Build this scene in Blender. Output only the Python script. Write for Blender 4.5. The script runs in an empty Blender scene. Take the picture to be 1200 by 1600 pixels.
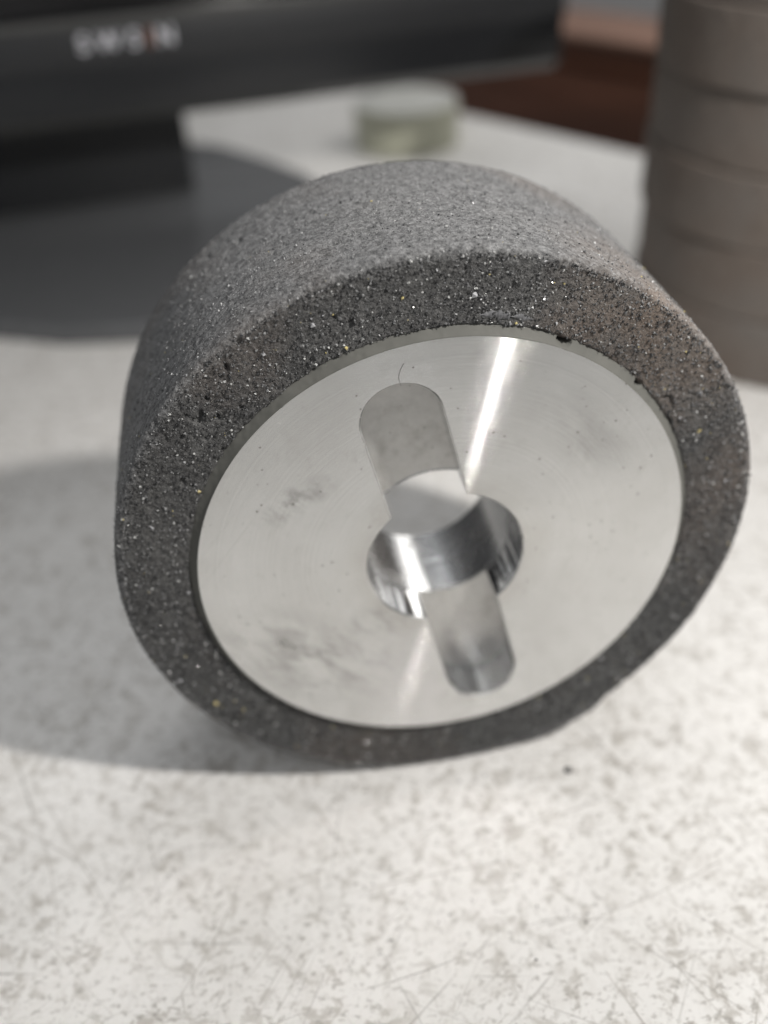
import bpy, bmesh, math, random
import numpy as np
from mathutils import Vector, Matrix

random.seed(7)
rng = np.random.default_rng(7)
SC = bpy.context.scene
COL = SC.collection
S = 0.05                       # one unit below = the wheel's radius = 5 cm

# ------------------------------------------------------------------ camera
cam_d = bpy.data.cameras.new('camera')
cam = bpy.data.objects.new('camera', cam_d)
COL.objects.link(cam)
_f = 1553.144
C0 = Vector((-0.5112, -2.3466, 2.9915))
_yaw, _pitch, _roll = 0.1384, 0.647, -0.0573
fw = Vector((math.sin(_yaw) * math.cos(_pitch), math.cos(_yaw) * math.cos(_pitch), -math.sin(_pitch)))
rt = Vector((math.cos(_yaw), -math.sin(_yaw), 0))
up = rt.cross(fw)
r2 = rt * math.cos(_roll) + up * math.sin(_roll)
u2 = -rt * math.sin(_roll) + up * math.cos(_roll)
m3 = Matrix((r2, u2, -fw)).transposed()
cam.matrix_world = Matrix.Translation(C0 * S) @ m3.to_4x4()
cam_d.sensor_fit = 'AUTO'
cam_d.sensor_width = 36
cam_d.lens = _f / 1600 * 36
cam_d.clip_start = 0.005
cam_d.clip_end = 100
cam_d.dof.use_dof = True
cam_d.dof.focus_distance = 2.66 * S
cam_d.dof.aperture_fstop = 8.0
cam_d.dof.aperture_blades = 0
SC.camera = cam

# ------------------------------------------------------------------ world and lamps
W = bpy.data.worlds.new('World')
SC.world = W
W.use_nodes = True
bg = W.node_tree.nodes['Background']
bg.inputs['Color'].default_value = (0.97, 0.985, 1.0, 1)
bg.inputs['Strength'].default_value = 0.25

def aim(o, target):
    d = Vector(target) - o.location
    o.rotation_euler = d.to_track_quat('-Z', 'Y').to_euler()

lamp_d = bpy.data.lights.new('work_lamp', 'SPOT')
lamp = bpy.data.objects.new('work_lamp', lamp_d)
COL.objects.link(lamp)
Ld = Vector((math.cos(math.radians(-38.5)) * math.cos(math.radians(50)),
             math.sin(math.radians(-38.5)) * math.cos(math.radians(50)), math.sin(math.radians(50))))
lamp.location = (Ld * 6.0 + Vector((0, 0, 1))) * S
aim(lamp, (-0.9 * S, 5.0 * S, 0))
lamp_d.energy = 4.75
lamp_d.color = (1.0, 0.97, 0.93)
lamp_d.shadow_soft_size = 0.008
lamp_d.spot_size = math.radians(125)
lamp_d.spot_blend = 1.0

for tx, ty, tz, en in ((-0.31, -1.16, 1.75, 5.5), (0.30, 0.95, 1.6, 9.5)):  # the second, rear tube is an unseen light added to brighten the far table
    tube_d = bpy.data.lights.new('ceiling_tube_fill', 'AREA')
    tube = bpy.data.objects.new('ceiling_tube_fill', tube_d)
    COL.objects.link(tube)
    tube_d.shape = 'RECTANGLE'
    tube_d.size = 1.2
    tube_d.size_y = 0.16
    tube.location = (tx, ty, tz)
    aim(tube, (tx * .5, ty * .3, 0))
    tube_d.energy = en
    tube_d.color = (0.96, 0.98, 1.0)

back_d = bpy.data.lights.new('back_fill', 'AREA')  # unseen area light added behind the monitor to brighten the far table
back = bpy.data.objects.new('back_fill', back_d)
COL.objects.link(back)
back_d.shape = 'DISK'
back_d.size = 0.26
back.location = Vector((5.2, 7.6, 6.0)) * S
aim(back, Vector((2.2, 6.2, 0)) * S)
back_d.energy = 0.58
back_d.color = (1.0, 0.98, 0.95)

SC.view_settings.view_transform = 'Standard'
SC.view_settings.look = 'None'
SC.view_settings.exposure = 0
SC.view_settings.gamma = 1
SC.cycles.use_denoising = True
SC.cycles.caustics_reflective = True
SC.cycles.blur_glossy = 0.0
SC.cycles.sample_clamp_indirect = 60.0
SC.cycles.max_bounces = 8

# ------------------------------------------------------------------ helpers
def link(name, me, mat=None, parent=None):
    o = bpy.data.objects.new(name, me)
    COL.objects.link(o)
    if mat is not None and len(me.materials) == 0:
        me.materials.append(mat)
    if parent is not None:
        o.parent = parent
    return o

def tag(o, label=None, cat=None, group=None, kind=None):
    if label: o['label'] = label
    if cat: o['category'] = cat
    if group: o['group'] = group
    if kind: o['kind'] = kind
    return o

def empty(name, loc, rz=0.0):
    o = bpy.data.objects.new(name, None)
    COL.objects.link(o)
    o.location = Vector(loc) * S
    o.rotation_euler = (0, 0, rz)
    o.empty_display_size = 0.01
    return o

def np_mesh(name, V, F, smooth=True, sharp=None):
    """V (n,3) in wheel radii, F (m,k) one polygon size, or a list of such arrays"""
    V = np.asarray(V, float) * S
    Fs = F if isinstance(F, list) else [F]
    me = bpy.data.meshes.new(name)
    me.vertices.add(len(V))
    me.vertices.foreach_set('co', V.ravel())
    nl = sum(f.size for f in Fs)
    npol = sum(len(f) for f in Fs)
    me.loops.add(nl)
    me.polygons.add(npol)
    me.loops.foreach_set('vertex_index', np.concatenate([f.ravel() for f in Fs]).astype(np.int32))
    tot = np.concatenate([np.full(len(f), f.shape[1]) for f in Fs])
    st = np.concatenate([[0], np.cumsum(tot)[:-1]])
    me.polygons.foreach_set('loop_start', st.astype(np.int32))
    me.update(calc_edges=True)
    me.validate()
    me.polygons.foreach_set('use_smooth', np.full(len(me.polygons), smooth))
    if sharp is not None:
        me.set_sharp_from_angle(angle=math.radians(sharp))
    me.update()
    return me

def revolve(prof, n, rad_fn=None, closed=True):
    """profile [(radius, y)] spun about the Y axis; returns V, F"""
    prof = np.asarray(prof, float)
    k = len(prof)
    a = np.linspace(0, 2 * np.pi, n, endpoint=False)
    V = np.stack([np.cos(a)[:, None] * prof[None, :, 0], np.broadcast_to(prof[None, :, 1], (n, k)),
                  np.sin(a)[:, None] * prof[None, :, 0]], -1)
    i = np.arange(n)[:, None]
    kk = k if closed else k - 1
    j = np.arange(kk)[None, :]
    i2 = (i + 1) % n
    j2 = (j + 1) % k
    F = np.stack([i * k + j, i * k + j2 + 0 * i, i2 * k + j2, i2 * k + j + 0 * i2], -1).reshape(-1, 4)
    return V, F, a

def turn_z(prof, n):
    """profile [(radius, z)] spun about Z, closed loop"""
    V, F, a = revolve(prof, n)
    V = V.reshape(-1, 3)[:, [0, 2, 1]]
    return V, F[:, ::-1]

def vnoise(P, scale, seed=0):
    """3-D value noise, -1..1"""
    q = np.asarray(P) / scale + seed * 17.31 + 1000
    i = np.floor(q).astype(np.int64)
    f = q - i
    f = f * f * (3 - 2 * f)
    out = 0
    for dx in (0, 1):
        for dy in (0, 1):
            for dz in (0, 1):
                h = ((i[..., 0] + dx) * 73856093) ^ ((i[..., 1] + dy) * 19349663) ^ ((i[..., 2] + dz) * 83492791)
                h = (h ^ (h >> 13)) * 1274126177 & 0x7fffffff
                h = ((h ^ (h >> 15)) * 668265263) & 0x7fffffff
                v = h / 0x3fffffff - 1
                w = (f[..., 0] if dx else 1 - f[..., 0]) * (f[..., 1] if dy else 1 - f[..., 1]) * (f[..., 2] if dz else 1 - f[..., 2])
                out = out + v * w
    return out

def bevel_box(lo, hi, b=0.02, seg=2, rot=None):
    bm = bmesh.new()
    bmesh.ops.create_cube(bm, size=1)
    lo, hi = Vector(lo), Vector(hi)
    for v in bm.verts:
        v.co = Vector((lo[i] + (v.co[i] + .5) * (hi[i] - lo[i]) for i in range(3)))
    if b > 0:
        bmesh.ops.bevel(bm, geom=bm.edges[:], offset=b, segments=seg, affect='EDGES', profile=.6)
    for v in bm.verts:
        v.co *= S
    return bm

def bm_obj(name, bm, mat, parent=None, smooth=True, sharp=40):
    bmesh.ops.recalc_face_normals(bm, faces=bm.faces[:])
    me = bpy.data.meshes.new(name)
    bm.to_mesh(me)
    bm.free()
    me.polygons.foreach_set('use_smooth', [smooth] * len(me.polygons))
    me.set_sharp_from_angle(angle=math.radians(sharp))
    return link(name, me, mat, parent)

def prism(pts, z0, z1, b=0.0, seg=3):
    bm = bmesh.new()
    vs = [bm.verts.new(Vector((x, y, z0)) * S) for x, y in pts]
    f = bm.faces.new(vs)
    r = bmesh.ops.extrude_face_region(bm, geom=[f])
    for v in r['geom']:
        if isinstance(v, bmesh.types.BMVert):
            v.co.z = z1 * S
    if b > 0:
        top = [e for e in bm.edges if all(abs(v.co.z - z1 * S) < 1e-7 for v in e.verts)]
        bmesh.ops.bevel(bm, geom=top, offset=b * S, segments=seg, affect='EDGES', profile=.5)
    return bm

# ------------------------------------------------------------------ node helpers
class NT:
    def __init__(self, name):
        self.m = bpy.data.materials.new(name)
        self.m.use_nodes = True
        self.t = self.m.node_tree
        self.b = self.t.nodes['Principled BSDF']
        self.out = self.t.nodes['Material Output']
    def n(self, kind, ins=None, **props):
        nd = self.t.nodes.new(kind)
        for k, v in props.items():
            setattr(nd, k, v)
        for k, v in (ins or {}).items():
            self.set(nd.inputs[k], v)
        return nd
    def set(self, sock, v):
        if isinstance(v, bpy.types.NodeSocket):
            self.t.links.new(v, sock)
        elif isinstance(v, (tuple, list)) and sock.type == 'RGBA' and len(v) == 3:
            sock.default_value = (*v, 1)
        else:
            sock.default_value = v
    def p(self, **kw):
        for k, v in kw.items():
            self.set(self.b.inputs[k.replace('_', ' ')], v)
    def obj(self):
        return self.n('ShaderNodeTexCoord').outputs['Object']
    def map(self, vec, scale=(1, 1, 1), rot=(0, 0, 0), loc=(0, 0, 0)):
        return self.n('ShaderNodeMapping', {'Vector': vec, 'Scale': scale, 'Rotation': rot, 'Location': loc}).outputs[0]
    def rmap(self, vec, rot, scale, loc=(0, 0, 0)):
        return self.map(self.map(vec, (1, 1, 1), rot), scale, (0, 0, 0), loc)
    def noise(self, vec, scale, detail=4, rough=.55, dist=0.0):
        return self.n('ShaderNodeTexNoise', {'Vector': vec, 'Scale': scale, 'Detail': detail, 'Roughness': rough, 'Distortion': dist}).outputs['Fac']
    def vor(self, vec, scale, feature='F1', out='Distance'):
        return self.n('ShaderNodeTexVoronoi', {'Vector': vec, 'Scale': scale}, feature=feature).outputs[out]
    def ramp(self, fac, stops, interp='LINEAR'):
        nd = self.n('ShaderNodeValToRGB', {'Fac': fac})
        cr = nd.color_ramp
        cr.interpolation = interp
        while len(cr.elements) < len(stops):
            cr.elements.new(.5)
        for e, (pos, c) in zip(cr.elements, stops):
            e.position = pos
            e.color = (c, c, c, 1) if isinstance(c, (int, float)) else (*c, 1)
        return nd.outputs['Color']
    def math(self, op, a, b=0.0, clamp=False):
        nd = self.n('ShaderNodeMath', operation=op, use_clamp=clamp)
        self.set(nd.inputs[0], a)
        self.set(nd.inputs[1], b)
        return nd.outputs[0]
    def mix(self, fac, a, b):
        nd = self.n('ShaderNodeMix', data_type='RGBA')
        self.set(nd.inputs[0], fac)
        self.set(nd.inputs[6], a)
        self.set(nd.inputs[7], b)
        return nd.outputs[2]
    def bump(self, h, strength=.3, dist=.001, normal=None):
        ins = {'Height': h, 'Strength': strength, 'Distance': dist}
        if normal is not None: ins['Normal'] = normal
        return self.n('ShaderNodeBump', ins).outputs['Normal']

def plain(name, col, rough=.5, spec=.5, metal=0.0, mottle=.12, scale=60):
    t = NT(name)
    o = t.obj()
    n = t.noise(o, scale, 4)
    t.p(Base_Color=t.mix(n, tuple(c * (1 - mottle) for c in col), tuple(min(1, c * (1 + mottle)) for c in col)),
        Roughness=rough, Metallic=metal)
    t.b.inputs['Specular IOR Level'].default_value = spec
    return t.m

# ------------------------------------------------------------------ materials
U = 1 / S        # object metres -> wheel radii

def mat_table():
    t = NT('white_laminate')
    o = t.map(t.obj(), (U, U, U))
    big = t.noise(o, .9, 5, .6)
    blot = t.noise(t.map(o, (1, 1, 1), (0, 0, .4)), 14, 7, .70, .6)
    blot2 = t.noise(t.map(o, (1.0, 1.6, 1), (0, 0, -.5)), 30, 6, .68, .5)
    patch = t.noise(o, 2.3, 4, .6)
    blot3 = t.noise(t.map(o, (1.3, 1, 1), (0, 0, .9)), 6.5, 6, .68, .8)
    m3_ = t.ramp(blot3, [(.50, 0), (.66, 1)])
    m1 = t.ramp(blot, [(.515, 0), (.60, 1)])
    m2 = t.ramp(blot2, [(.545, 0), (.615, 1)])
    pm = t.ramp(patch, [(.3, .35), (.68, 1)])
    c = t.mix(t.ramp(big, [(.3, 0), (.7, 1)]), (.70, .685, .66), (.785, .77, .75))
    c = t.mix(t.math('MULTIPLY', t.math('MULTIPLY', m1, pm), .85), c, (.40, .375, .34))
    c = t.mix(t.math('MULTIPLY', t.math('MULTIPLY', m2, pm), .85), c, (.31, .29, .265))
    c = t.mix(t.math('MULTIPLY', t.math('MULTIPLY', m3_, pm), .32), c, (.43, .40, .36))
    # scratches: thin dark lines in several directions
    sc = None
    for k, (rot, sx, sy, seed) in enumerate(((.55, 1.1, 60, 3.), (-.62, .9, 75, 11.), (1.25, 1.4, 52, 23.), (2.2, 1.0, 66, 41.), (.2, 1.6, 48, 57.), (-1.05, 1.2, 58, 71.))):
        nz = t.noise(t.rmap(o, (0, 0, rot), (sx * .55, sy, 1), (seed, seed * .7, 0)), 1.0, 1.5, .5, .15)
        ln = t.ramp(nz, [(.695, 0), (.73, 1)])
        sc = ln if sc is None else t.math('MAXIMUM', sc, ln)
    gate = t.ramp(t.noise(o, 4.0, 3), [(.40, 0), (.60, 1)])
    scm = t.math('MULTIPLY', t.math('MULTIPLY', sc, gate), .55)
    c = t.mix(scm, c, (.27, .255, .235))
    spk = t.ramp(t.vor(o, 9), [(.045, 1), (.075, 0)])
    spg = t.ramp(t.noise(o, 6, 2), [(.56, 0), (.62, 1)])
    c = t.mix(t.math('MULTIPLY', t.math('MULTIPLY', spk, spg), .5), c, (.25, .24, .22))
    h = t.math('ADD', t.math('MULTIPLY', t.noise(o, 30, 5, .65), .6), t.math('MULTIPLY', scm, -.8))
    t.p(Base_Color=c, Roughness=t.mix(m1, (.42,) * 3, (.62,) * 3), Normal=t.bump(h, .35, .00025))
    t.b.inputs['Specular IOR Level'].default_value = .35
    return t.m

def axis_fields(t):
    """object coords in wheel radii with the wheel axis on Y: (vector, radius in XZ)"""
    o = t.map(t.obj(), (U, U, U))
    sx = t.n('ShaderNodeSeparateXYZ', {'Vector': o})
    x, y, z = sx.outputs
    rad = t.math('SQRT', t.math('ADD', t.math('MULTIPLY', x, x), t.math('MULTIPLY', z, z)))
    return o, x, y, z, rad

def mat_abrasive(name, face_lo, face_hi, rim_lo, rim_hi, tint=(1, 1, 1), edge=.965):
    t = NT(name)
    o, x, y, z, rad = axis_fields(t)
    sp = t.noise(o, 125, 4, .7)
    sp2 = t.noise(o, 48, 5, .7)
    big = t.noise(o, 3.2, 4, .6)
    s = t.math('ADD', t.math('MULTIPLY', sp, .55), t.math('MULTIPLY', sp2, .45))
    s = t.ramp(s, [(.38, 0), (.62, 1)])
    face = t.mix(s, tuple(a * b for a, b in zip(face_lo, tint)), tuple(a * b for a, b in zip(face_hi, tint)))
    rim = t.mix(s, tuple(a * b for a, b in zip(rim_lo, tint)), tuple(a * b for a, b in zip(rim_hi, tint)))
    # the ground running surface is paler and dusty, the moulded face dark
    wob = t.math('MULTIPLY', t.math('SUBTRACT', sp2, .5), .10)
    e = t.math('ADD', rad, wob)
    k = t.ramp(t.math('MULTIPLY', t.math('SUBTRACT', e, edge), 14), [(0, 0), (.6, 1)])
    c = t.mix(k, face, rim)
    # rusty brown tinge in places
    br = t.ramp(t.noise(o, 1.7, 3, .5), [(.50, 0), (.72, 1)])
    c = t.mix(t.math('MULTIPLY', br, .22), c, (.23, .155, .11))
    rust = t.n('ShaderNodeVectorMath', {0: o, 1: (.66, .05, .72)}, operation='DISTANCE').outputs['Value']
    rust = t.math('MULTIPLY', t.ramp(rust, [(.10, 1), (.45, 0)]), t.ramp(t.noise(o, 7, 4, .7), [(.3, .3), (.65, 1)]))
    c = t.mix(t.math('MULTIPLY', rust, .42), c, (.27, .19, .135))
    wear = t.ramp(t.noise(o, 5.5, 5, .7), [(.52, 0), (.68, 1)])
    c = t.mix(t.math('MULTIPLY', wear, .30), c, (.20, .20, .195))
    # dust
    c = t.mix(t.math('MULTIPLY', t.ramp(big, [(.5, 0), (.8, 1)]), .16), c, (.30, .295, .28))
    pores = t.ramp(t.vor(o, 62), [(.08, 1), (.24, 0)])
    pg = t.ramp(t.noise(o, 14, 2), [(.5, 0), (.6, 1)])
    pm = t.math('MULTIPLY', t.math('MULTIPLY', pores, pg), t.math('SUBTRACT', 1.0, t.math('MULTIPLY', k, .55)))
    c = t.mix(t.math('MULTIPLY', pm, .85), c, (.012, .012, .012))
    h = t.math('SUBTRACT', t.math('ADD', sp, t.math('MULTIPLY', sp2, .7)), t.math('MULTIPLY', pm, .8))
    t.p(Base_Color=c, Roughness=.72, Normal=t.bump(h, .75, .0006))
    t.b.inputs['Specular IOR Level'].default_value = .35
    return t.m

def mat_grit(name='abrasive_grit', k=1.0):
    t = NT(name)
    g = t.n('ShaderNodeNewGeometry').outputs['Random Per Island']
    c = t.ramp(g, [(0, (.028 * k, .028 * k, .029 * k)), (.45, (.075 * k, .075 * k, .076 * k)), (.72, (.13 * k, .13 * k, .132 * k)), (.86, (.25 * k, .25 * k, .25 * k)),
                   (.955, (.48, .48, .47)), (.9945, (.52, .44, .20)), (.998, (.34, .22, .15))], 'CONSTANT')
    rough = t.ramp(g, [(0, .55), (.82, .3), (.93, .16)], 'CONSTANT')
    t.p(Base_Color=c, Roughness=rough)
    t.b.inputs['Specular IOR Level'].default_value = .6
    return t.m

def mat_hub():
    t = NT('turned_aluminium')
    o, x, y, z, rad = axis_fields(t)
    # turning marks: grooves that depend on the radius alone, slightly broken up
    jit = t.math('ADD', rad, t.math('MULTIPLY', t.noise(o, 3, 2), .0007))
    g1 = t.noise(t.n('ShaderNodeCombineXYZ', {'X': t.math('MULTIPLY', jit, 130)}).outputs[0], 1.0, 3, .7)
    g2 = t.noise(t.n('ShaderNodeCombineXYZ', {'X': t.math('MULTIPLY', jit, 60), 'Y': 5.0}).outputs[0], 1.0, 2, .6)
    # each turned groove has its own little slope along the radius: many shallow, a few steep
    def wn(k):
        return t.n('ShaderNodeTexWhiteNoise', {'W': t.math('MULTIPLY', rad, k)}, noise_dimensions='1D').outputs['Value']
    u = t.math('SUBTRACT', t.math('MULTIPLY', wn(10007.0), 2.0), 1.0)
    u2_ = t.math('MULTIPLY', u, u)
    u4_ = t.math('MULTIPLY', u2_, u2_)
    steep = t.math('MULTIPLY', t.math('MULTIPLY', u, t.math('MULTIPLY', u4_, u2_)), 2.2)
    w_ = t.math('SUBTRACT', t.math('MULTIPLY', wn(23311.0), 2.0), 1.0)
    w2_ = t.math('MULTIPLY', w_, w_)
    side = t.math('MULTIPLY', t.math('MULTIPLY', w_, t.math('MULTIPLY', w2_, w2_)), .13)
    band = t.ramp(g1, [(.34, .50), (.66, 1.0)])
    ang = t.math('ARCTAN2', z, x)
    arc = t.noise(t.n('ShaderNodeCombineXYZ', {'X': t.math('MULTIPLY', jit, 380), 'Y': t.math('MULTIPLY', ang, 2.5)}).outputs[0], 1.0, 3, .75)
    arcb = t.ramp(arc, [(.32, .35), (.62, 1.0)])
    band = t.math('MULTIPLY', band, arcb)
    slope = t.math('ADD', t.math('MULTIPLY', steep, band), t.math('MULTIPLY', t.math('SUBTRACT', g2, .5), .12))
    rv = t.n('ShaderNodeCombineXYZ', {'X': x, 'Z': z}).outputs[0]
    rw = t.n('ShaderNodeVectorTransform', {'Vector': rv}, vector_type='VECTOR', convert_from='OBJECT', convert_to='WORLD').outputs[0]
    rn = t.n('ShaderNodeVectorMath', {0: rw}, operation='NORMALIZE').outputs[0]
    rs = t.n('ShaderNodeVectorMath', {0: rn, 'Scale': slope}, operation='SCALE').outputs[0]
    tn = t.n('ShaderNodeVectorMath', {0: rn, 1: (0, 1, 0)}, operation='CROSS_PRODUCT').outputs[0]
    ts = t.n('ShaderNodeVectorMath', {0: tn, 'Scale': side}, operation='SCALE').outputs[0]
    rs = t.n('ShaderNodeVectorMath', {0: rs, 1: ts}, operation='ADD').outputs[0]
    nb = t.bump(t.noise(o, 70, 3), .05, .00005)
    nn_ = t.n('ShaderNodeVectorMath', {0: nb, 1: rs}, operation='ADD').outputs[0]
    nfin = t.n('ShaderNodeVectorMath', {0: nn_}, operation='NORMALIZE').outputs[0]
    def spot(px, pz, rx, rz, rot=0.0, sc=9.0, lo=.42, hi=.66):
        v = t.map(o, (1, 1, 1), (0, 0, 0), (-px, 0, -pz))
        v = t.rmap(v, (0, rot, 0), (1 / rx, 0, 1 / rz))
        d = t.n('ShaderNodeVectorMath', {0: v}, operation='LENGTH').outputs['Value']
        fall = t.ramp(d, [(.15, 1), (1, 0)])
        return t.math('MULTIPLY', fall, t.ramp(t.noise(t.rmap(o, (0, .75, 0), (1.0, 1, .42)), sc * 1.5, 6, .72, .3), [(lo, 0), (hi, 1)]))
    s1 = spot(-.46, -.33, .20, .40, 1.0)
    s2 = spot(-.44, .30, .16, .06, .5, 14)
    s3 = spot(.42, .40, .12, .30, .7, 6, .35, .7)
    s4 = spot(-.20, -.22, .16, .08, 0, 16)
    s5 = spot(.05, -.55, .3, .08, .2, 16, .5, .7)
    st = t.math('MAXIMUM', t.math('MAXIMUM', s1, s2), t.math('MAXIMUM', t.math('MULTIPLY', s3, .5), s4))
    specks = t.ramp(t.vor(o, 27), [(.05, 1), (.12, 0)])
    sg = t.ramp(t.noise(o, 7, 3), [(.42, 0), (.52, 1)])
    spm = t.math('MULTIPLY', specks, sg)
    tarn = t.ramp(t.noise(o, 2.6, 5, .65), [(.35, 0), (.75, 1)])
    c = t.mix(tarn, (.78, .78, .77), (.68, .675, .66))
    c = t.mix(t.math('MULTIPLY', st, .76), c, (.20, .195, .18))
    # faint grime and handling marks everywhere, and concentric tone from the tool
    gr = t.ramp(t.noise(t.rmap(o, (0, -.4, 0), (1, 1, .6)), 21, 6, .75, .4), [(.55, 0), (.80, 1)])
    c = t.mix(t.math('MULTIPLY', gr, .30), c, (.36, .34, .30))
    tone = t.ramp(g1, [(.3, 0), (.7, 1)])
    c = t.mix(t.math('MULTIPLY', tone, .24), c, (.40, .40, .39))
    sm_ = t.noise(t.rmap(o, (0, .9, 0), (1.2, 1, 46)), 1.3, 2, .5, .1)
    c = t.mix(t.math('MULTIPLY', t.ramp(sm_, [(.70, 0), (.74, 1)]), .10), c, (.30, .29, .27))
    # oily ring of wear round the bore
    ring = t.ramp(rad, [(.25, 1), (.36, 0)])
    c = t.mix(t.math('MULTIPLY', t.math('MULTIPLY', ring, t.noise(o, 10, 4)), .45), c, (.42, .39, .34))
    c = t.mix(t.math('MULTIPLY', spm, .85), c, (.10, .085, .06))
    rough = t.math('ADD', t.ramp(arc, [(.3, .03), (.7, .09)]), t.math('ADD', t.math('MULTIPLY', st, .25), t.math('MULTIPLY', g2, .08)))
    t.p(Base_Color=c, Metallic=.93, Roughness=rough, Normal=nfin)
    return t.m

def mat_bore(name, rough, c1, c2, metal=.95, ripple=0.0):
    t = NT(name)
    o = t.map(t.obj(), (U, U, U))
    n = t.noise(t.map(o, (9, 2, 9)), 4, 6, .7)
    grime = t.ramp(t.noise(o, 13, 5, .7), [(.52, 0), (.74, 1)])
    c = t.mix(n, c1, c2)
    c = t.mix(t.math('MULTIPLY', grime, .35), c, (.22, .20, .17))
    sp = t.ramp(t.vor(o, 24), [(.04, 1), (.09, 0)])
    c = t.mix(t.math('MULTIPLY', sp, .6), c, (.10, .09, .07))
    h = t.math('ADD', t.math('MULTIPLY', t.noise(t.map(o, (1, 40, 1)), 2.5, 3), .12), t.math('MULTIPLY', t.noise(t.map(o, (1, .06, 1)), 11, 3, .6), ripple))
    t.p(Base_Color=c, Metallic=metal, Roughness=t.math('ADD', rough, t.math('MULTIPLY', grime, .15)), Normal=t.bump(h, .6, .0008))
    return t.m

M_TABLE = mat_table()
M_ABR = mat_abrasive('grey_abrasive', (.024, .024, .025), (.125, .123, .12), (.085, .085, .088), (.30, .30, .30))
M_GRIT = mat_grit()
M_GRIT_RIM = mat_grit('dusty_grit', 1.9)
M_HUB = mat_hub()
M_BORE = mat_bore('bored_aluminium', .23, (.55, .55, .55), (.68, .68, .68), .85, .35)
M_SLOT = mat_bore('slot_side_aluminium', .07, (.62, .62, .62), (.76, .76, .76), .95, 1.8)
M_EDGE_AL = mat_bore('broken_edge_aluminium', .22, (.55, .55, .54), (.70, .70, .69), .9, .12)
M_FLOOR = mat_bore('milled_aluminium', .36, (.42, .415, .40), (.62, .61, .59), .7, .3)
M_STACK = mat_abrasive('brown_grey_abrasive', (.16, .145, .13), (.27, .245, .22), (.145, .125, .112), (.205, .18, .162), edge=.94)

def mat_resin():
    t = NT('grey_resin')
    o = t.map(t.obj(), (U, U, U))
    n = t.noise(o, 9, 4)
    t.p(Base_Color=t.mix(n, (.085, .085, .078), (.14, .138, .125)), Roughness=.7, Normal=t.bump(t.noise(o, 22, 3), .15, .0003))
    t.b.inputs['Specular IOR Level'].default_value = .2
    return t.m
M_RESIN = mat_resin()
M_MON = plain('black_plastic', (.016, .017, .019), .45, .5, 0, .25, 300)
M_GLOSS = plain('glossy_black_plastic', (.012, .013, .015), .30, .5, 0, .1, 200)
M_BASE = plain('dark_grey_plastic', (.100, .102, .106), .2, .5, 0, .1, 200)
M_LIP = plain('grey_plastic_lip', (.07, .07, .068), .22, .5, 0, .1, 200)
M_SCREEN = plain('screen_glass', (.006, .006, .007), .12, .5, 0, .05, 50)
M_LOGO = plain('logo_print', (.62, .62, .66), .5)
M_LOGO_O = plain('logo_print_orange', (.30, .12, .07), .5)
M_TAPE = plain('olive_tape', (.50, .505, .40), .45, .5, 0, .08, 80)
M_TAPE_TOP = plain('tape_edge', (.48, .48, .455), .55, .4, 0, .12, 260)
M_CORE = plain('cardboard_core', (.50, .50, .47), .8, .2)
M_WALL = plain('grey_paint', (.55, .55, .55), .8, .2, 0, .05, 3)
M_FLOORG = plain('floor_vinyl', (.20, .19, .18), .6, .3, 0, .1, 4)
M_EDGE = plain('table_edge_band', (.45, .45, .45), .5, .4)
M_LEG = plain('grey_steel', (.25, .25, .26), .4, .5, .6)
M_CHIP = plain('dark_grit', (.03, .028, .026), .6)
M_HAIR = plain('dark_fibre', (.06, .055, .05), .6)

def mat_wood():
    t = NT('brown_wood')
    o = t.map(t.obj(), (U, U, U))
    g = t.noise(t.map(o, (.35, 1, 5)), 2.2, 5, .6, .8)
    t.p(Base_Color=t.mix(t.ramp(g, [(.3, 0), (.7, 1)]), (.080, .030, .016), (.135, .055, .032)), Roughness=.38,
        Normal=t.bump(g, .1, .0004))
    return t.m
M_WOOD = mat_wood()

# ------------------------------------------------------------------ setting: table, floor, wall
e_d = Vector((.5685, -.8227, 0))          # the table's far edge runs this way
e_n = Vector((.8227, .5685, 0))           # outwards over that edge
edge_pt = Vector((2.688, 7.264, 0))
rz_t = math.atan2(e_d.y, e_d.x)
ctr = edge_pt + e_d * 3.0 - e_n * 10.0
table = empty('table', (0, 0, 0))
tag(table, 'white laminate table top with grey stains and scratches under the grinding wheel', 'table')
def tquad(a0, a1, n0, n1):
    return [tuple((edge_pt + e_d * a + e_n * n)[:2]) for a, n in ((a0, n0), (a1, n0), (a1, n1), (a0, n1))]
top = bm_obj('tabletop', prism(tquad(-14, 16, -17, -.03), -.5, 0, 0), M_TABLE, table)
for a, n0, n1 in ((0, 0, 0),):
    bm_obj('edge_band', prism(tquad(-14, 16, -.03, 0), -.5, -.002, 0), M_EDGE, table)
for a in (-13, 15):
    for n in (-16, -1):
        bm_obj('leg', prism(tquad(a - .4, a + .4, n - .4, n + .4), -14.6, -.5), M_LEG, table)
fl = bm_obj('floor', prism([(-60, -60), (80, -60), (80, 70), (-60, 70)], -15, -14.6), M_FLOORG)
tag(fl, 'grey floor below the table', 'floor', kind='structure')

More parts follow.
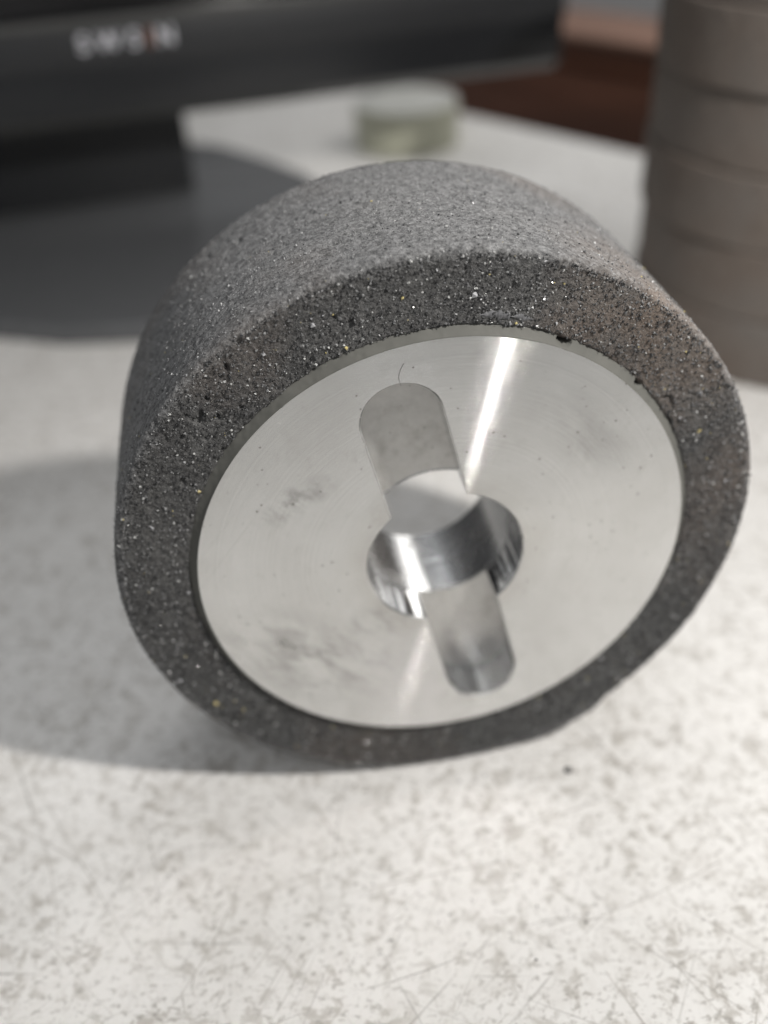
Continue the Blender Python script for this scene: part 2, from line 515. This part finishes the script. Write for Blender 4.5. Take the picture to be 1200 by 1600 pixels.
# scratches scored into the laminate and dust lying on it: real thin geometry, uncountable
def scratches(name, mat, count, seed, wmin, wmax, lmin, lmax):
    g = np.random.default_rng(seed)
    V, F = [], []
    for i in range(count):
        x, y = g.uniform(-2.2, 2.0), g.uniform(-1.35, 1.0) if g.random() < .8 else g.uniform(-1.0, 3.5)
        a_ = g.choice([.55, -.7, 1.2, 2.1, -1.1, .15]) + g.normal(0, .22)
        L_ = lmin + (lmax - lmin) * g.random() ** 2.2
        w_ = g.uniform(wmin, wmax)
        k_ = g.normal(0, .12)
        n_ = 9
        base = len(V)
        for j, t_ in enumerate(np.linspace(-.5, .5, n_)):
            aa = a_ + k_ * t_
            px, py = x + L_ * t_ * math.cos(aa), y + L_ * t_ * math.sin(aa)
            hw = w_ * (1 - abs(2 * t_) ** 1.5) * (.55 + .45 * g.random()) + .0003
            for sgn_ in (-1, 1):
                V.append((px - sgn_ * hw * math.sin(aa), py + sgn_ * hw * math.cos(aa), .0006 + i * .000004))
        for j in range(n_ - 1):
            b_ = base + j * 2
            F.append((b_, b_ + 2, b_ + 3, b_ + 1))
    o = link(name, np_mesh(name, V, np.array(F), smooth=False), mat, table)
    tag(o, kind='stuff')
M_SCR = plain('scratch_dirt', (.43, .41, .38), .7, .2, 0, .3, 400)
M_SCR2 = plain('deep_scratch', (.26, .245, .225), .7, .2, 0, .3, 400)
scratches('scratch', M_SCR, 150, 101, .0007, .0022, .08, 1.1)
scratches('scratch', M_SCR2, 60, 102, .0007, .0018, .03, .6)

# ------------------------------------------------------------------ the grinding wheel
wheel = empty('grinding_wheel', (0, 0, 0))
tag(wheel, 'thick grey grinding wheel with aluminium hub standing on its rim in front', 'grinding wheel')
AX = Vector((0, 0, 1.0))      # the axis runs along Y at this height
RH, RB, RO = .7615, .779, 1.0
T = .775
BORE, SLW, SLL, SLD, SLA = .247, .118, .534, .115, math.radians(103)
HF = -.02                     # hub face stands proud of the abrasive
HB = .418                     # back of the hub

# -- abrasive ring: dense revolved mesh, real relief
ch = .022
prof = []
prof += [(RB, y) for y in np.linspace(.30, .02, 14)]
prof += [(RB + .004, .006)]
prof += [(r, 0) for r in np.arange(RB + .012, RO - ch, .0058)]
prof += [(RO - ch + ch * math.sin(a), ch - ch * math.cos(a)) for a in np.linspace(0, math.pi / 2, 11)]
prof += [(RO + .004 * math.sin(math.pi * (y - ch) / (T - 2 * ch)), y) for y in np.arange(ch + .0075, T - .07, .0075)]
prof += [(RO - .07 + .07 * math.cos(a), T - .07 + .07 * math.sin(a)) for a in np.linspace(0, math.pi / 2, 9)]
prof += [(r, T) for r in np.linspace(RO - .09, RB + .01, 8)]
prof += [(RB, y) for y in np.linspace(T - .01, .34, 8)]
NA = 1150
V, F, A = revolve(prof, NA)
k = len(prof)
pr = np.array(prof)
dp = np.roll(pr, -1, 0) - np.roll(pr, 1, 0)
nrm = np.stack([-dp[:, 1], dp[:, 0]], -1)
# outward of the section (pointing away from the ring's inside)
cen = np.array([(RB + RO) / 2, T / 2])
sgn = np.sign(((pr - cen) * nrm).sum(1))
nrm = nrm / (np.linalg.norm(nrm, axis=1)[:, None] + 1e-9) * sgn[:, None]
N3 = np.stack([np.cos(A)[:, None] * nrm[None, :, 0], np.broadcast_to(nrm[None, :, 1], (NA, k)), np.sin(A)[:, None] * nrm[None, :, 0]], -1)
fl_ = vnoise(V, .0085, 1)
h = .0030 * fl_ + .0015 * vnoise(V, .026, 2) + .0008 * vnoise(V, .07, 3) + .0015 * vnoise(V, .22, 4)
pit = vnoise(V, .021, 5)
h = h - .013 * np.clip((pit - .49) * 4, 0, 1) * (np.clip(vnoise(V, .15, 6) + .45, 0, 1))
h = h + .0025 * np.clip(vnoise(V, .008, 7), 0, 1)
rim = np.clip((pr[:, 0] - (RO - ch)) / ch, 0, 1)[None, :]
h = h * (1 - .55 * rim)
V = V + N3 * h[..., None]
# measured unevenness of the outline (a flat and a step at the lower right)
an = np.radians(np.array([-180, -168, -162, -152, -125, -107, -100, -90, -77.5, -67, -58.5, -55.5, -53.0, -46, -38, -28, -20, -10, 0, 20, 60, 180]))
dr = np.array([0, -.001, -.004, -.004, 0, .004, 0, 0, .006, .022, .026, .018, -.004, -.009, -.012, -.007, -.011, -.005, .001, .004, .0, .0])
d = np.interp(np.where(A > np.pi, A - 2 * np.pi, A), an, dr)
outw = np.clip((pr[:, 0] - .90) / .08, 0, 1)[None, :] * d[:, None]
V[..., 0] += np.cos(A)[:, None] * outw
V[..., 2] += np.sin(A)[:, None] * outw
# nothing below the table top
V[..., 2] = np.maximum(V[..., 2], -1.0 + .0005)
# edge of the bore is ragged where the resin meets the abrasive
rag = .006 * vnoise(np.stack([np.cos(A) * .79, 0 * A, np.sin(A) * .79], -1), .03, 9)
inn = np.clip(1 - np.abs(pr[:, 0] - RB) / .02, 0, 1)[None, :] * rag[:, None]
V[..., 0] += np.cos(A)[:, None] * inn
V[..., 2] += np.sin(A)[:, None] * inn
RINGV, RINGN, RINGA, RINGP = V, N3, A, pr
ring = link('abrasive_ring', np_mesh('abrasive_ring', V.reshape(-1, 3), F[:, ::-1]), M_ABR, wheel)
ring.location = AX * S

# -- loose-looking crystals bonded into the surface (uncountable)
oct_v = np.array([(1, 0, 0), (-1, 0, 0), (0, 1, 0), (0, -1, 0), (0, 0, 1), (0, 0, -1)], float)
oct_f = np.array([(0, 2, 4), (2, 1, 4), (1, 3, 4), (3, 0, 4), (2, 0, 5), (1, 2, 5), (3, 1, 5), (0, 3, 5)])
def grains(name, sel_prof, count, smin, smax, parent, seed, weight=None, mat=None):
    g = np.random.default_rng(seed)
    ip = g.choice(sel_prof, count, p=weight)
    ia = g.integers(0, NA, count)
    P = RINGV[ia, ip] + g.normal(0, .0022, (count, 3))
    Nn = RINGN[ia, ip]
    s = smin + (smax - smin) * g.random(count) ** 3.0
    P = P - Nn * (s * .35)[:, None]
    q = g.normal(size=(count, 4)); q /= np.linalg.norm(q, axis=1)[:, None]
    w, x, y, z = q.T
    R = np.stack([np.stack([1 - 2 * (y * y + z * z), 2 * (x * y - z * w), 2 * (x * z + y * w)], -1),
                  np.stack([2 * (x * y + z * w), 1 - 2 * (x * x + z * z), 2 * (y * z - x * w)], -1),
                  np.stack([2 * (x * z - y * w), 2 * (y * z + x * w), 1 - 2 * (x * x + y * y)], -1)], 1)
    st = g.uniform(.6, 1.35, (count, 1, 3))
    v = oct_v[None] * st * s[:, None, None]
    v = np.einsum('nij,nkj->nki', R, v) + P[:, None, :]
    v[..., 2] = np.maximum(v[..., 2], -1 + .0004)
    f = (oct_f[None] + (np.arange(count) * 6)[:, None, None]).reshape(-1, 3)
    o = link(name, np_mesh(name, v.reshape(-1, 3), f, smooth=False), mat or M_GRIT, parent)
    o.location = AX * S
    tag(o, kind='stuff')
    return o
face_i = np.where((pr[:, 1] < .002) & (pr[:, 0] > RB + .01))[0]
rim_i = np.where((pr[:, 0] > RO - ch) & (pr[:, 1] > .001) & (pr[:, 1] < T - .02))[0]
grains('abrasive_grain', face_i, 42000, .0012, .0054, wheel, 11, RINGP[face_i, 0] / RINGP[face_i, 0].sum())
grains('abrasive_grain', rim_i, 36000, .0011, .0040, wheel, 12, None, M_GRIT_RIM)

M_YEL = plain('yellow_grit', (.50, .42, .19), .5, .5, 0, .3, 2000)
M_GLINT = plain('clear_crystal', (.36, .36, .37), .10, .9, 0, .2, 2000)
grains('yellow_grain', face_i, 16, .004, .0125, wheel, 31, None, M_YEL)
grains('crystal', face_i, 130, .003, .0095, wheel, 32, None, M_GLINT)
grains('crystal', rim_i, 70, .002, .006, wheel, 33, None, M_GLINT)

# -- hub: face with bore and keyway slots, walls, floors, chamfers
def opening(off=0.0):
    """outline of bore plus two round-ended slots on the hub face, offset outwards"""
    rb, w, l = BORE + off, SLW + off, SLL
    aa = math.acos(math.sqrt(rb * rb - w * w) / rb)      # angle where the slot leaves the bore
    pts, tags = [], []
    for base_a in (SLA, SLA + math.pi):
        e = np.array([math.cos(base_a), math.sin(base_a)]); s_ = np.array([-e[1], e[0]])
        x0 = math.sqrt(rb * rb - w * w)
        for x in np.linspace(x0, l, 14)[:-1]:
            pts.append(e * x - s_ * w); tags.append(1)
        for b in np.linspace(-math.pi / 2, math.pi / 2, 41):
            pts.append(e * (l + w * math.cos(b)) + s_ * w * math.sin(b)); tags.append(1)
        for x in np.linspace(l, x0, 14)[1:]:
            pts.append(e * x + s_ * w); tags.append(1)
        n = 56
        for b in np.linspace(base_a + aa, base_a + math.pi - aa, n + 2)[1:-1]:
            pts.append(np.array([math.cos(b), math.sin(b)]) * rb); tags.append(0)
    return np.array(pts), np.array(tags)
cf = .0055
O1, tg = opening(0)
O0, _ = opening(cf)
nO = len(O1)
bm = bmesh.new()
def ringverts(P, y):
    return [bm.verts.new(Vector((p[0], y, p[1])) * S) for p in P]
NC = 256
ca = np.linspace(0, 2 * np.pi, NC, endpoint=False)
circ = np.stack([np.cos(ca), np.sin(ca)], -1)
def bridge(a, b):
    n = len(a)
    return [bm.faces.new((a[i], a[(i + 1) % n], b[(i + 1) % n], b[i])) for i in range(n)]
# face in concentric strips so that the shading stays even
vo = ringverts(circ * RH, HF)
vi = ringverts(O0, HF)
edges = []
for vs in (vo, vi):
    for i in range(len(vs)):
        edges.append(bm.edges.new((vs[i], vs[(i + 1) % len(vs)])))
bmesh.ops.triangle_fill(bm, use_beauty=True, edges=edges)
v3 = ringverts(circ * (RH - .0005), .30)
bridge(vo, v3)
hub = bm_obj('hub_face', bm, M_HUB, wheel, sharp=20)
hub.location = AX * S
# bore and slot walls (bright, fine bored)
bm = bmesh.new()
a0 = ringverts(O0, HF); a1 = ringverts(O1, HF + cf)
bridge(a0, a1)
cham = bm_obj('slot_chamfer', bm, M_EDGE_AL, wheel, sharp=32)
cham.location = AX * S
bm = bmesh.new()
a1 = ringverts(O1, HF + cf)
a2 = ringverts(O1, SLD)
bridge(a1, a2)
wall = bm_obj('slot_wall', bm, M_SLOT, wheel, sharp=32)
wall.location = AX * S
bm = bmesh.new()
n2 = 180
ca2 = np.linspace(0, 2 * np.pi, n2, endpoint=False)
cb = np.stack([np.cos(ca2), np.sin(ca2)], -1)
b0 = ringverts(cb * (BORE - .003), SLD + .001); b1 = ringverts(cb * (BORE - .003), HB)
bridge(b0, b1)
bb = ringverts(cb * (BORE + .004), HB + .006)
bridge(b1, bb)
b2 = ringverts(cb * RH, HB + .006)
bridge(bb, b2)
bore = bm_obj('bore_wall', bm, M_BORE, wheel, sharp=32)
bore.location = AX * S
# slot floors
for base_a in (SLA, SLA + math.pi):
    bm = bmesh.new()
    e = np.array([math.cos(base_a), math.sin(base_a)]); s_ = np.array([-e[1], e[0]])
    w = SLW + .002
    rb = BORE - .003
    P = []
    aa = math.asin(w / rb)
    for b in np.linspace(aa, -aa, 24):
        P.append(np.array([math.cos(base_a + b), math.sin(base_a + b)]) * rb)
    for b in np.linspace(-math.pi / 2, math.pi / 2, 41):
        P.append(e * (SLL + w * math.cos(b)) + s_ * w * math.sin(b))
    vs = ringverts(P, SLD)
    f = bm.faces.new(vs)
    r = bmesh.ops.extrude_face_region(bm, geom=[f])
    for v in r['geom']:
        if isinstance(v, bmesh.types.BMVert): v.co.y += .004 * S
    bmesh.ops.triangulate(bm, faces=[q for q in bm.faces if len(q.verts) > 4])
    o = bm_obj('slot_floor', bm, M_FLOOR, wheel)
    o.location = AX * S
# bore counter-ring line where the slot cutter stopped
V, F, a = revolve([(BORE - .003, SLD), (BORE + .003, SLD - .001), (BORE + .003, SLD + .003)], 180)
o = link('bore_step', np_mesh('bore_step', V.reshape(-1, 3), F), M_BORE, wheel); o.location = AX * S

# -- resin bead between hub and abrasive, with two bubble pits
rp = [(RH - .006, .05), (RH - .002, HF + .003)]
rp += [(RH - .0005 + (RB - RH + .0085) * t_, HF + .0018 + .0235 * t_ ** .8) for t_ in np.linspace(0, 1, 12)]
rp += [(RB + .008, .012), (RB + .008, .05)]
NR = 1500
V, F, a = revolve(rp, NR)
rpa = np.array(rp)
V[..., 1] += .002 * vnoise(V, .05, 21) + .0012 * vnoise(V, .015, 22)
rg = (.006 * vnoise(np.stack([np.cos(a), 0 * a, np.sin(a)], -1), .05, 23) + .002 * vnoise(np.stack([np.cos(a), 0 * a, np.sin(a)], -1), .012, 24)
      + .011 * np.sin(a - .1) - .004)
sel = (np.clip((rpa[:, 0] - RH - .004) / .03, 0, 1) ** 3)[None, :] * rg[:, None]
V[..., 0] += np.cos(a)[:, None] * sel
V[..., 2] += np.sin(a)[:, None] * sel
for pa, prad, sa, sr, dep in ((64.15, .778, .021, .011, .040), (43.07, .781, .012, .009, .032)):
    da = (np.degrees(a) - pa + 180) % 360 - 180
    rr = np.sqrt(V[..., 0] ** 2 + V[..., 2] ** 2)
    q = np.sqrt((np.radians(da)[:, None] * .78 / sa) ** 2 + ((rr - prad) / sr) ** 2)
    V[..., 1] += dep * np.clip(1.15 - q, 0, 1) ** .5 * (q < 1.15)
resin = link('resin_bead', np_mesh('resin_bead', V.reshape(-1, 3), F[:, ::-1]), M_RESIN, wheel)
resin.location = AX * S
# smear of resin on the abrasive face near the top
n = 90
b = np.linspace(0, 1, n)
P = []
NCOL = 9
for i, t_ in enumerate(b):
    ang = math.radians(83.5 - 11.5 * t_)
    half = .0115 * math.sin(math.pi * t_) ** .6 * (1 + .75 * float(vnoise(np.array([t_ * 3, .3, 0.]), .22, 31)) + .3 * float(vnoise(np.array([t_ * 3, .7, 0.]), .06, 33)))
    mid = .8135 + .003 * math.sin(t_ * 3) + .003 * float(vnoise(np.array([t_ * 3, 1.7, 0.]), .3, 35))
    for q in np.linspace(-1, 1, NCOL):
        rr = mid + half * q
        y = -.0030 * (1 - q * q) * min(1, math.sin(math.pi * t_) * 3) + .0015 + .0012 * float(vnoise(np.array([rr, t_, 0.]), .01, 32))
        P.append((rr * math.cos(ang), y - .002, rr * math.sin(ang)))
ii, jj = np.meshgrid(np.arange(n - 1), np.arange(NCOL - 1), indexing='ij')
F = np.stack([ii * NCOL + jj, ii * NCOL + jj + 1, (ii + 1) * NCOL + jj + 1, (ii + 1) * NCOL + jj], -1).reshape(-1, 4)
o = link('resin_smear', np_mesh('resin_smear', P, F), plain('dull_resin', (.115, .115, .12), .6, .5, 0, .5, 900), wheel)
o.location = AX * S

# ------------------------------------------------------------------ stack of smaller-looking wheels at the right
def stack_wheel_mesh(seed):
    hgt = .392
    b = .017
    pf = [(.70, 0.0), (1 - b, 0)]
    pf = [(.70, b / 2), (.72, 0)] + [(1 - b + b * math.sin(t), b - b * math.cos(t)) for t in np.linspace(0, math.pi / 2, 7)]
    pf += [(1.0, y) for y in np.linspace(b, hgt - b, 12)[1:-1]]
    pf += [(1 - b + b * math.cos(t), hgt - b + b * math.sin(t)) for t in np.linspace(0, math.pi / 2, 7)] + [(.72, hgt), (.70, hgt - b / 2)]
    V, F = turn_z(pf, 220)
    nz = .0028 * vnoise(V, .03, seed) + .003 * vnoise(V, .2, seed + 1)
    rr = np.sqrt(V[:, 0] ** 2 + V[:, 1] ** 2)
    sc = 1 + np.where(rr > .97, nz, 0)
    V[:, 0] *= sc; V[:, 1] *= sc
    return np_mesh('abrasive_ring', V, F), hgt
def mat_stack():
    t = NT('taupe_abrasive')
    o = t.map(t.obj(), (U, U, U))
    s = t.noise(o, 40, 4, .65)
    b = t.noise(o, 2.2, 3)
    c = t.mix(t.ramp(s, [(.35, 0), (.65, 1)]), (.105, .083, .068), (.155, .128, .109))
    c = t.mix(t.math('MULTIPLY', t.ramp(b, [(.4, 0), (.7, 1)]), .35), c, (.15, .15, .145))
    t.p(Base_Color=c, Roughness=.7, Normal=t.bump(s, .5, .0005))
    return t.m
M_TAUPE = mat_stack()
sm, sh = stack_wheel_mesh(51)
V, F = turn_z([(.26, .03), (.27, .02), (.69, .02), (.702, .03), (.702, .372), (.69, .382), (.27, .382), (.26, .372)], 120)
hm = np_mesh('hub', V, F, sharp=35)
names = ['bottommost taupe grinding wheel of the stack at the right, resting on the table',
         'second taupe grinding wheel from the bottom of the stack at the right',
         'third taupe grinding wheel from the bottom of the stack at the right',
         'third taupe grinding wheel from the top of the stack at the right',
         'taupe grinding wheel just below the topmost one of the stack at the right',
         'topmost taupe grinding wheel of the stack at the right, cut by the picture edge']
for i in range(6):
    ox, oy = [(0, 0), (.012, -.01), (-.01, .006), (.006, .012), (-.012, -.006), (.01, .0)][i]
    w = empty('stacked_wheel', (2.944 + ox, 3.039 + oy, .394 * i), i * 1.3)
    tag(w, names[i], 'grinding wheel', 'grinding wheels stacked flat at the right')
    link('abrasive_ring', sm, M_TAUPE, w)
    link('hub', hm, M_FLOOR, w)

# ------------------------------------------------------------------ roll of tape
tape = empty('tape_roll', (1.29, 7.44, 0), .3)
tag(tape, 'small roll of olive green tape lying flat on the table behind the wheel', 'tape roll')
V, F = turn_z([(.36, .01), (.365, 0), (.49, 0), (.5, .008), (.5, .385), (.492, .392)], 120)
link('tape_winding', np_mesh('tape_winding', V, F, sharp=35), M_TAPE, tape)
V, F = turn_z([(.345, .385), (.493, .385), (.493, .395), (.42, .397), (.345, .395)], 120)
link('tape_side', np_mesh('tape_side', V, F, sharp=35), M_TAPE_TOP, tape)
V, F = turn_z([(.02, .002), (.345, .002), (.347, .394), (.02, .394)], 100)
link('cardboard_core', np_mesh('cardboard_core', V, F, sharp=35), M_CORE, tape)

# ------------------------------------------------------------------ monitor
mon = empty('monitor', (-.7, 5.35, 0), math.radians(6.15))
tag(mon, 'black computer monitor on a wide black stand behind the wheel', 'monitor')
XL, XR, ZB, ZL, ZT = -5.2, 2.93, 1.06, 1.645, 5.6
bm_obj('housing', bevel_box((XL, .06, ZB + .03), (XR, .55, ZT), .04), M_MON, mon)
# chin: upper plate that carries the logo, and a darker plate below it
bm_obj('chin', bevel_box((XL, -.03, 1.37), (XR, .08, ZL), .012), M_MON, mon)
bm_obj('lower_chin', bevel_box((XL, .0, ZB), (XR - .004, .08, 1.372), .01), M_GLOSS, mon)
# bevelled lip along the bottom that faces the table
lip = [(.0, ZB + .004), (.075, ZB - .075), (.10, ZB - .075), (.10, ZB + .004)]
bm = bmesh.new()
fa = [bm.verts.new(Vector((XL, y, z)) * S) for y, z in lip]
fb = [bm.verts.new(Vector((XR - .03, y, z)) * S) for y, z in lip]
bm.faces.new(fa); bm.faces.new(fb[::-1])
for i in range(4):
    bm.faces.new((fa[i], fb[i], fb[(i + 1) % 4], fa[(i + 1) % 4]))
bm_obj('bottom_lip', bm, M_LIP, mon)
bm_obj('screen_lip', bevel_box((XL, -.055, ZL), (XR, .07, ZL + .055), .012), M_LIP, mon)
bm_obj('screen', bevel_box((XL + .12, .02, ZL + .05), (XR - .12, .07, ZT - .12), .004), M_SCREEN, mon)
bm_obj('side_bezel', bevel_box((XR - .12, -.03, ZL + .05), (XR, .08, ZT), .012), M_MON, mon)
bm_obj('side_bezel', bevel_box((XL, -.03, ZL + .05), (XL + .12, .08, ZT), .012), M_MON, mon)
bm_obj('top_bezel', bevel_box((XL + .12, -.03, ZT - .12), (XR - .12, .08, ZT), .012), M_MON, mon)
def letter(ch, x, mat):
    cu = bpy.data.curves.new('logo_letter', 'FONT')
    cu.body = ch
    cu.size = .155 * S
    cu.extrude = .002 * S
    cu.offset = .0035 * S
    cu.align_x = 'CENTER'
    ob = bpy.data.objects.new('logo_letter', cu)
    COL.objects.link(ob)
    me = bpy.data.meshes.new_from_object(ob.evaluated_get(bpy.context.evaluated_depsgraph_get()))
    bpy.data.objects.remove(ob)
    me.materials.clear()
    o = link('logo_letter', me, mat, mon)
    o.location = Vector((x, -.034, 1.487)) * S
    o.rotation_euler = (math.pi / 2, 0, 0)
for ch_, x_, m_ in (('S', -.645, M_LOGO), ('W', -.475, M_LOGO), ('S', -.30, M_LOGO), ('I', -.195, M_LOGO_O), ('N', -.085, M_LOGO)):
    letter(ch_, x_, m_)
# stand
def rounded(x0, x1, y0, y1, r, n=10):
    P = []
    for cx_, cy_, s0 in ((x1 - r, y0 + r, -90), (x1 - r, y1 - r, 0), (x0 + r, y1 - r, 90), (x0 + r, y0 + r, 180)):
        for b_ in np.radians(np.linspace(s0, s0 + 90, n)):
            P.append((cx_ + r * math.cos(b_), cy_ + r * math.sin(b_)))
    return P
bm_obj('stand_neck', bevel_box((-4.6, .95, .12), (.03, 1.45, 4.4), .03), M_MON, mon)
P = [(-4.6, .4), (-3.4, -.1), (-2.5, -.62), (-1.95, -.9), (-1.585, -1.11), (-1.17, -1.37), (-.68, -1.51), (-.1, -1.53), (.35, -1.42), (.72, -1.12), (.96, -.6), (1.08, .0), (1.08, .55), (1.0, 1.0), (.8, 1.45), (.54, 1.93), (.38, 2.18), (.15, 2.36), (-.2, 2.45), (-4.4, 2.4), (-4.8, 1.0)]
bm_obj('stand_base', prism(P, 0.004, .13, .035), M_BASE, mon)

# ------------------------------------------------------------------ wooden cabinet beyond the table
cab = empty('wooden_cabinet', tuple(edge_pt + e_n * 2.0 + Vector((0, 0, -14.6))), rz_t)
tag(cab, 'brown wooden cabinet with a pale lit top beyond the far table edge', 'cabinet')
zf = 14.6
bm_obj('cabinet_top', bevel_box((-10, -.12, zf + .37), (9, 1.05, zf + .44), .015), plain('lit_wood_top', (.20, .115, .083), .42, .5, 0, .25, 30), cab)  # paler than the other wood: light on the top put into its colour
bm_obj('carcass', bevel_box((-9.9, .25, .6), (8.9, 1.0, zf + .37), .01), M_WOOD, cab)
bm_obj('rail', bevel_box((-9.9, .02, zf + .07), (8.9, .25, zf + .235), .01), M_WOOD, cab)
for i in range(3):
    x0 = -9.9 + i * 6.27
    bm_obj('door', bevel_box((x0 + .03, .0, .7), (x0 + 6.24, .25, zf + .02), .015), M_WOOD, cab)
bm_obj('plinth', bevel_box((-9.8, .4, 0), (8.8, .95, .6), .0), M_WOOD, cab)

wl = bm_obj('wall', bevel_box((-70, 9, 0), (70, 9.5, 60), 0), M_WALL)
wl.location = (edge_pt + e_n * 2.0 + Vector((0, 0, -14.6))) * S
wl.rotation_euler = (0, 0, rz_t)
tag(wl, 'plain grey wall behind the cabinet', 'wall')

# ------------------------------------------------------------------ grinding dust on the table
g = np.random.default_rng(77)
cnt = 420
P = np.stack([g.normal(0, 1.1, cnt), g.normal(-.1, .8, cnt), np.zeros(cnt)], -1)
P = np.concatenate([P, np.stack([g.normal(.05, .35, 170), -.006 - np.abs(g.normal(0, .05, 170)), np.zeros(170)], -1)])
P = P[(P[:, 1] < -.005) | (P[:, 1] > .85)]
cnt = len(P)
sz = .0012 + .0038 * g.random(cnt) ** 4
v = oct_v[None] * g.uniform(.6, 1.3, (cnt, 1, 3)) * sz[:, None, None]
v[..., 2] *= .5
v = v + P[:, None, :]
v[..., 2] += (sz * .5)[:, None] + .0004
f = (oct_f[None] + (np.arange(cnt) * 6)[:, None, None]).reshape(-1, 3)
o = link('grinding_dust', np_mesh('grinding_dust', v.reshape(-1, 3), f, smooth=False), M_CHIP)
tag(o, 'fine dark grinding dust scattered on the white table', 'dust', kind='stuff')

# ------------------------------------------------------------------ small things
bm = bmesh.new()
bmesh.ops.create_icosphere(bm, subdivisions=2, radius=.0125 * S)
for v in bm.verts:
    v.co *= 1 + .25 * math.sin(v.co.x * 9000 + v.co.z * 7000)
    v.co.z *= .8
o = bm_obj('grit_crumb', bm, M_CHIP)
o.location = Vector((.424, -.137, .009)) * S
tag(o, 'tiny dark crumb of grit on the white table in front of the wheel', 'crumb')
cu = bpy.data.curves.new('hair', 'CURVE')
cu.dimensions = '3D'
cu.bevel_depth = .00045 * S
spn = cu.splines.new('BEZIER')
HP = [(-.121, .636), (-.126, .660), (-.121, .684), (-.111, .702)]
spn.bezier_points.add(len(HP) - 1)
for bp_, (x, z) in zip(spn.bezier_points, HP):
    bp_.co = Vector((x, HF - .002, z + 1)) * S
    bp_.handle_left_type = bp_.handle_right_type = 'AUTO'
ob = bpy.data.objects.new('fibre', cu)
COL.objects.link(ob)
me = bpy.data.meshes.new_from_object(ob.evaluated_get(bpy.context.evaluated_depsgraph_get()))
bpy.data.objects.remove(ob)
me.materials.clear()
o = link('fibre', me, M_HAIR)
tag(o, 'short dark hair stuck to the hub face above the upper slot', 'fibre')
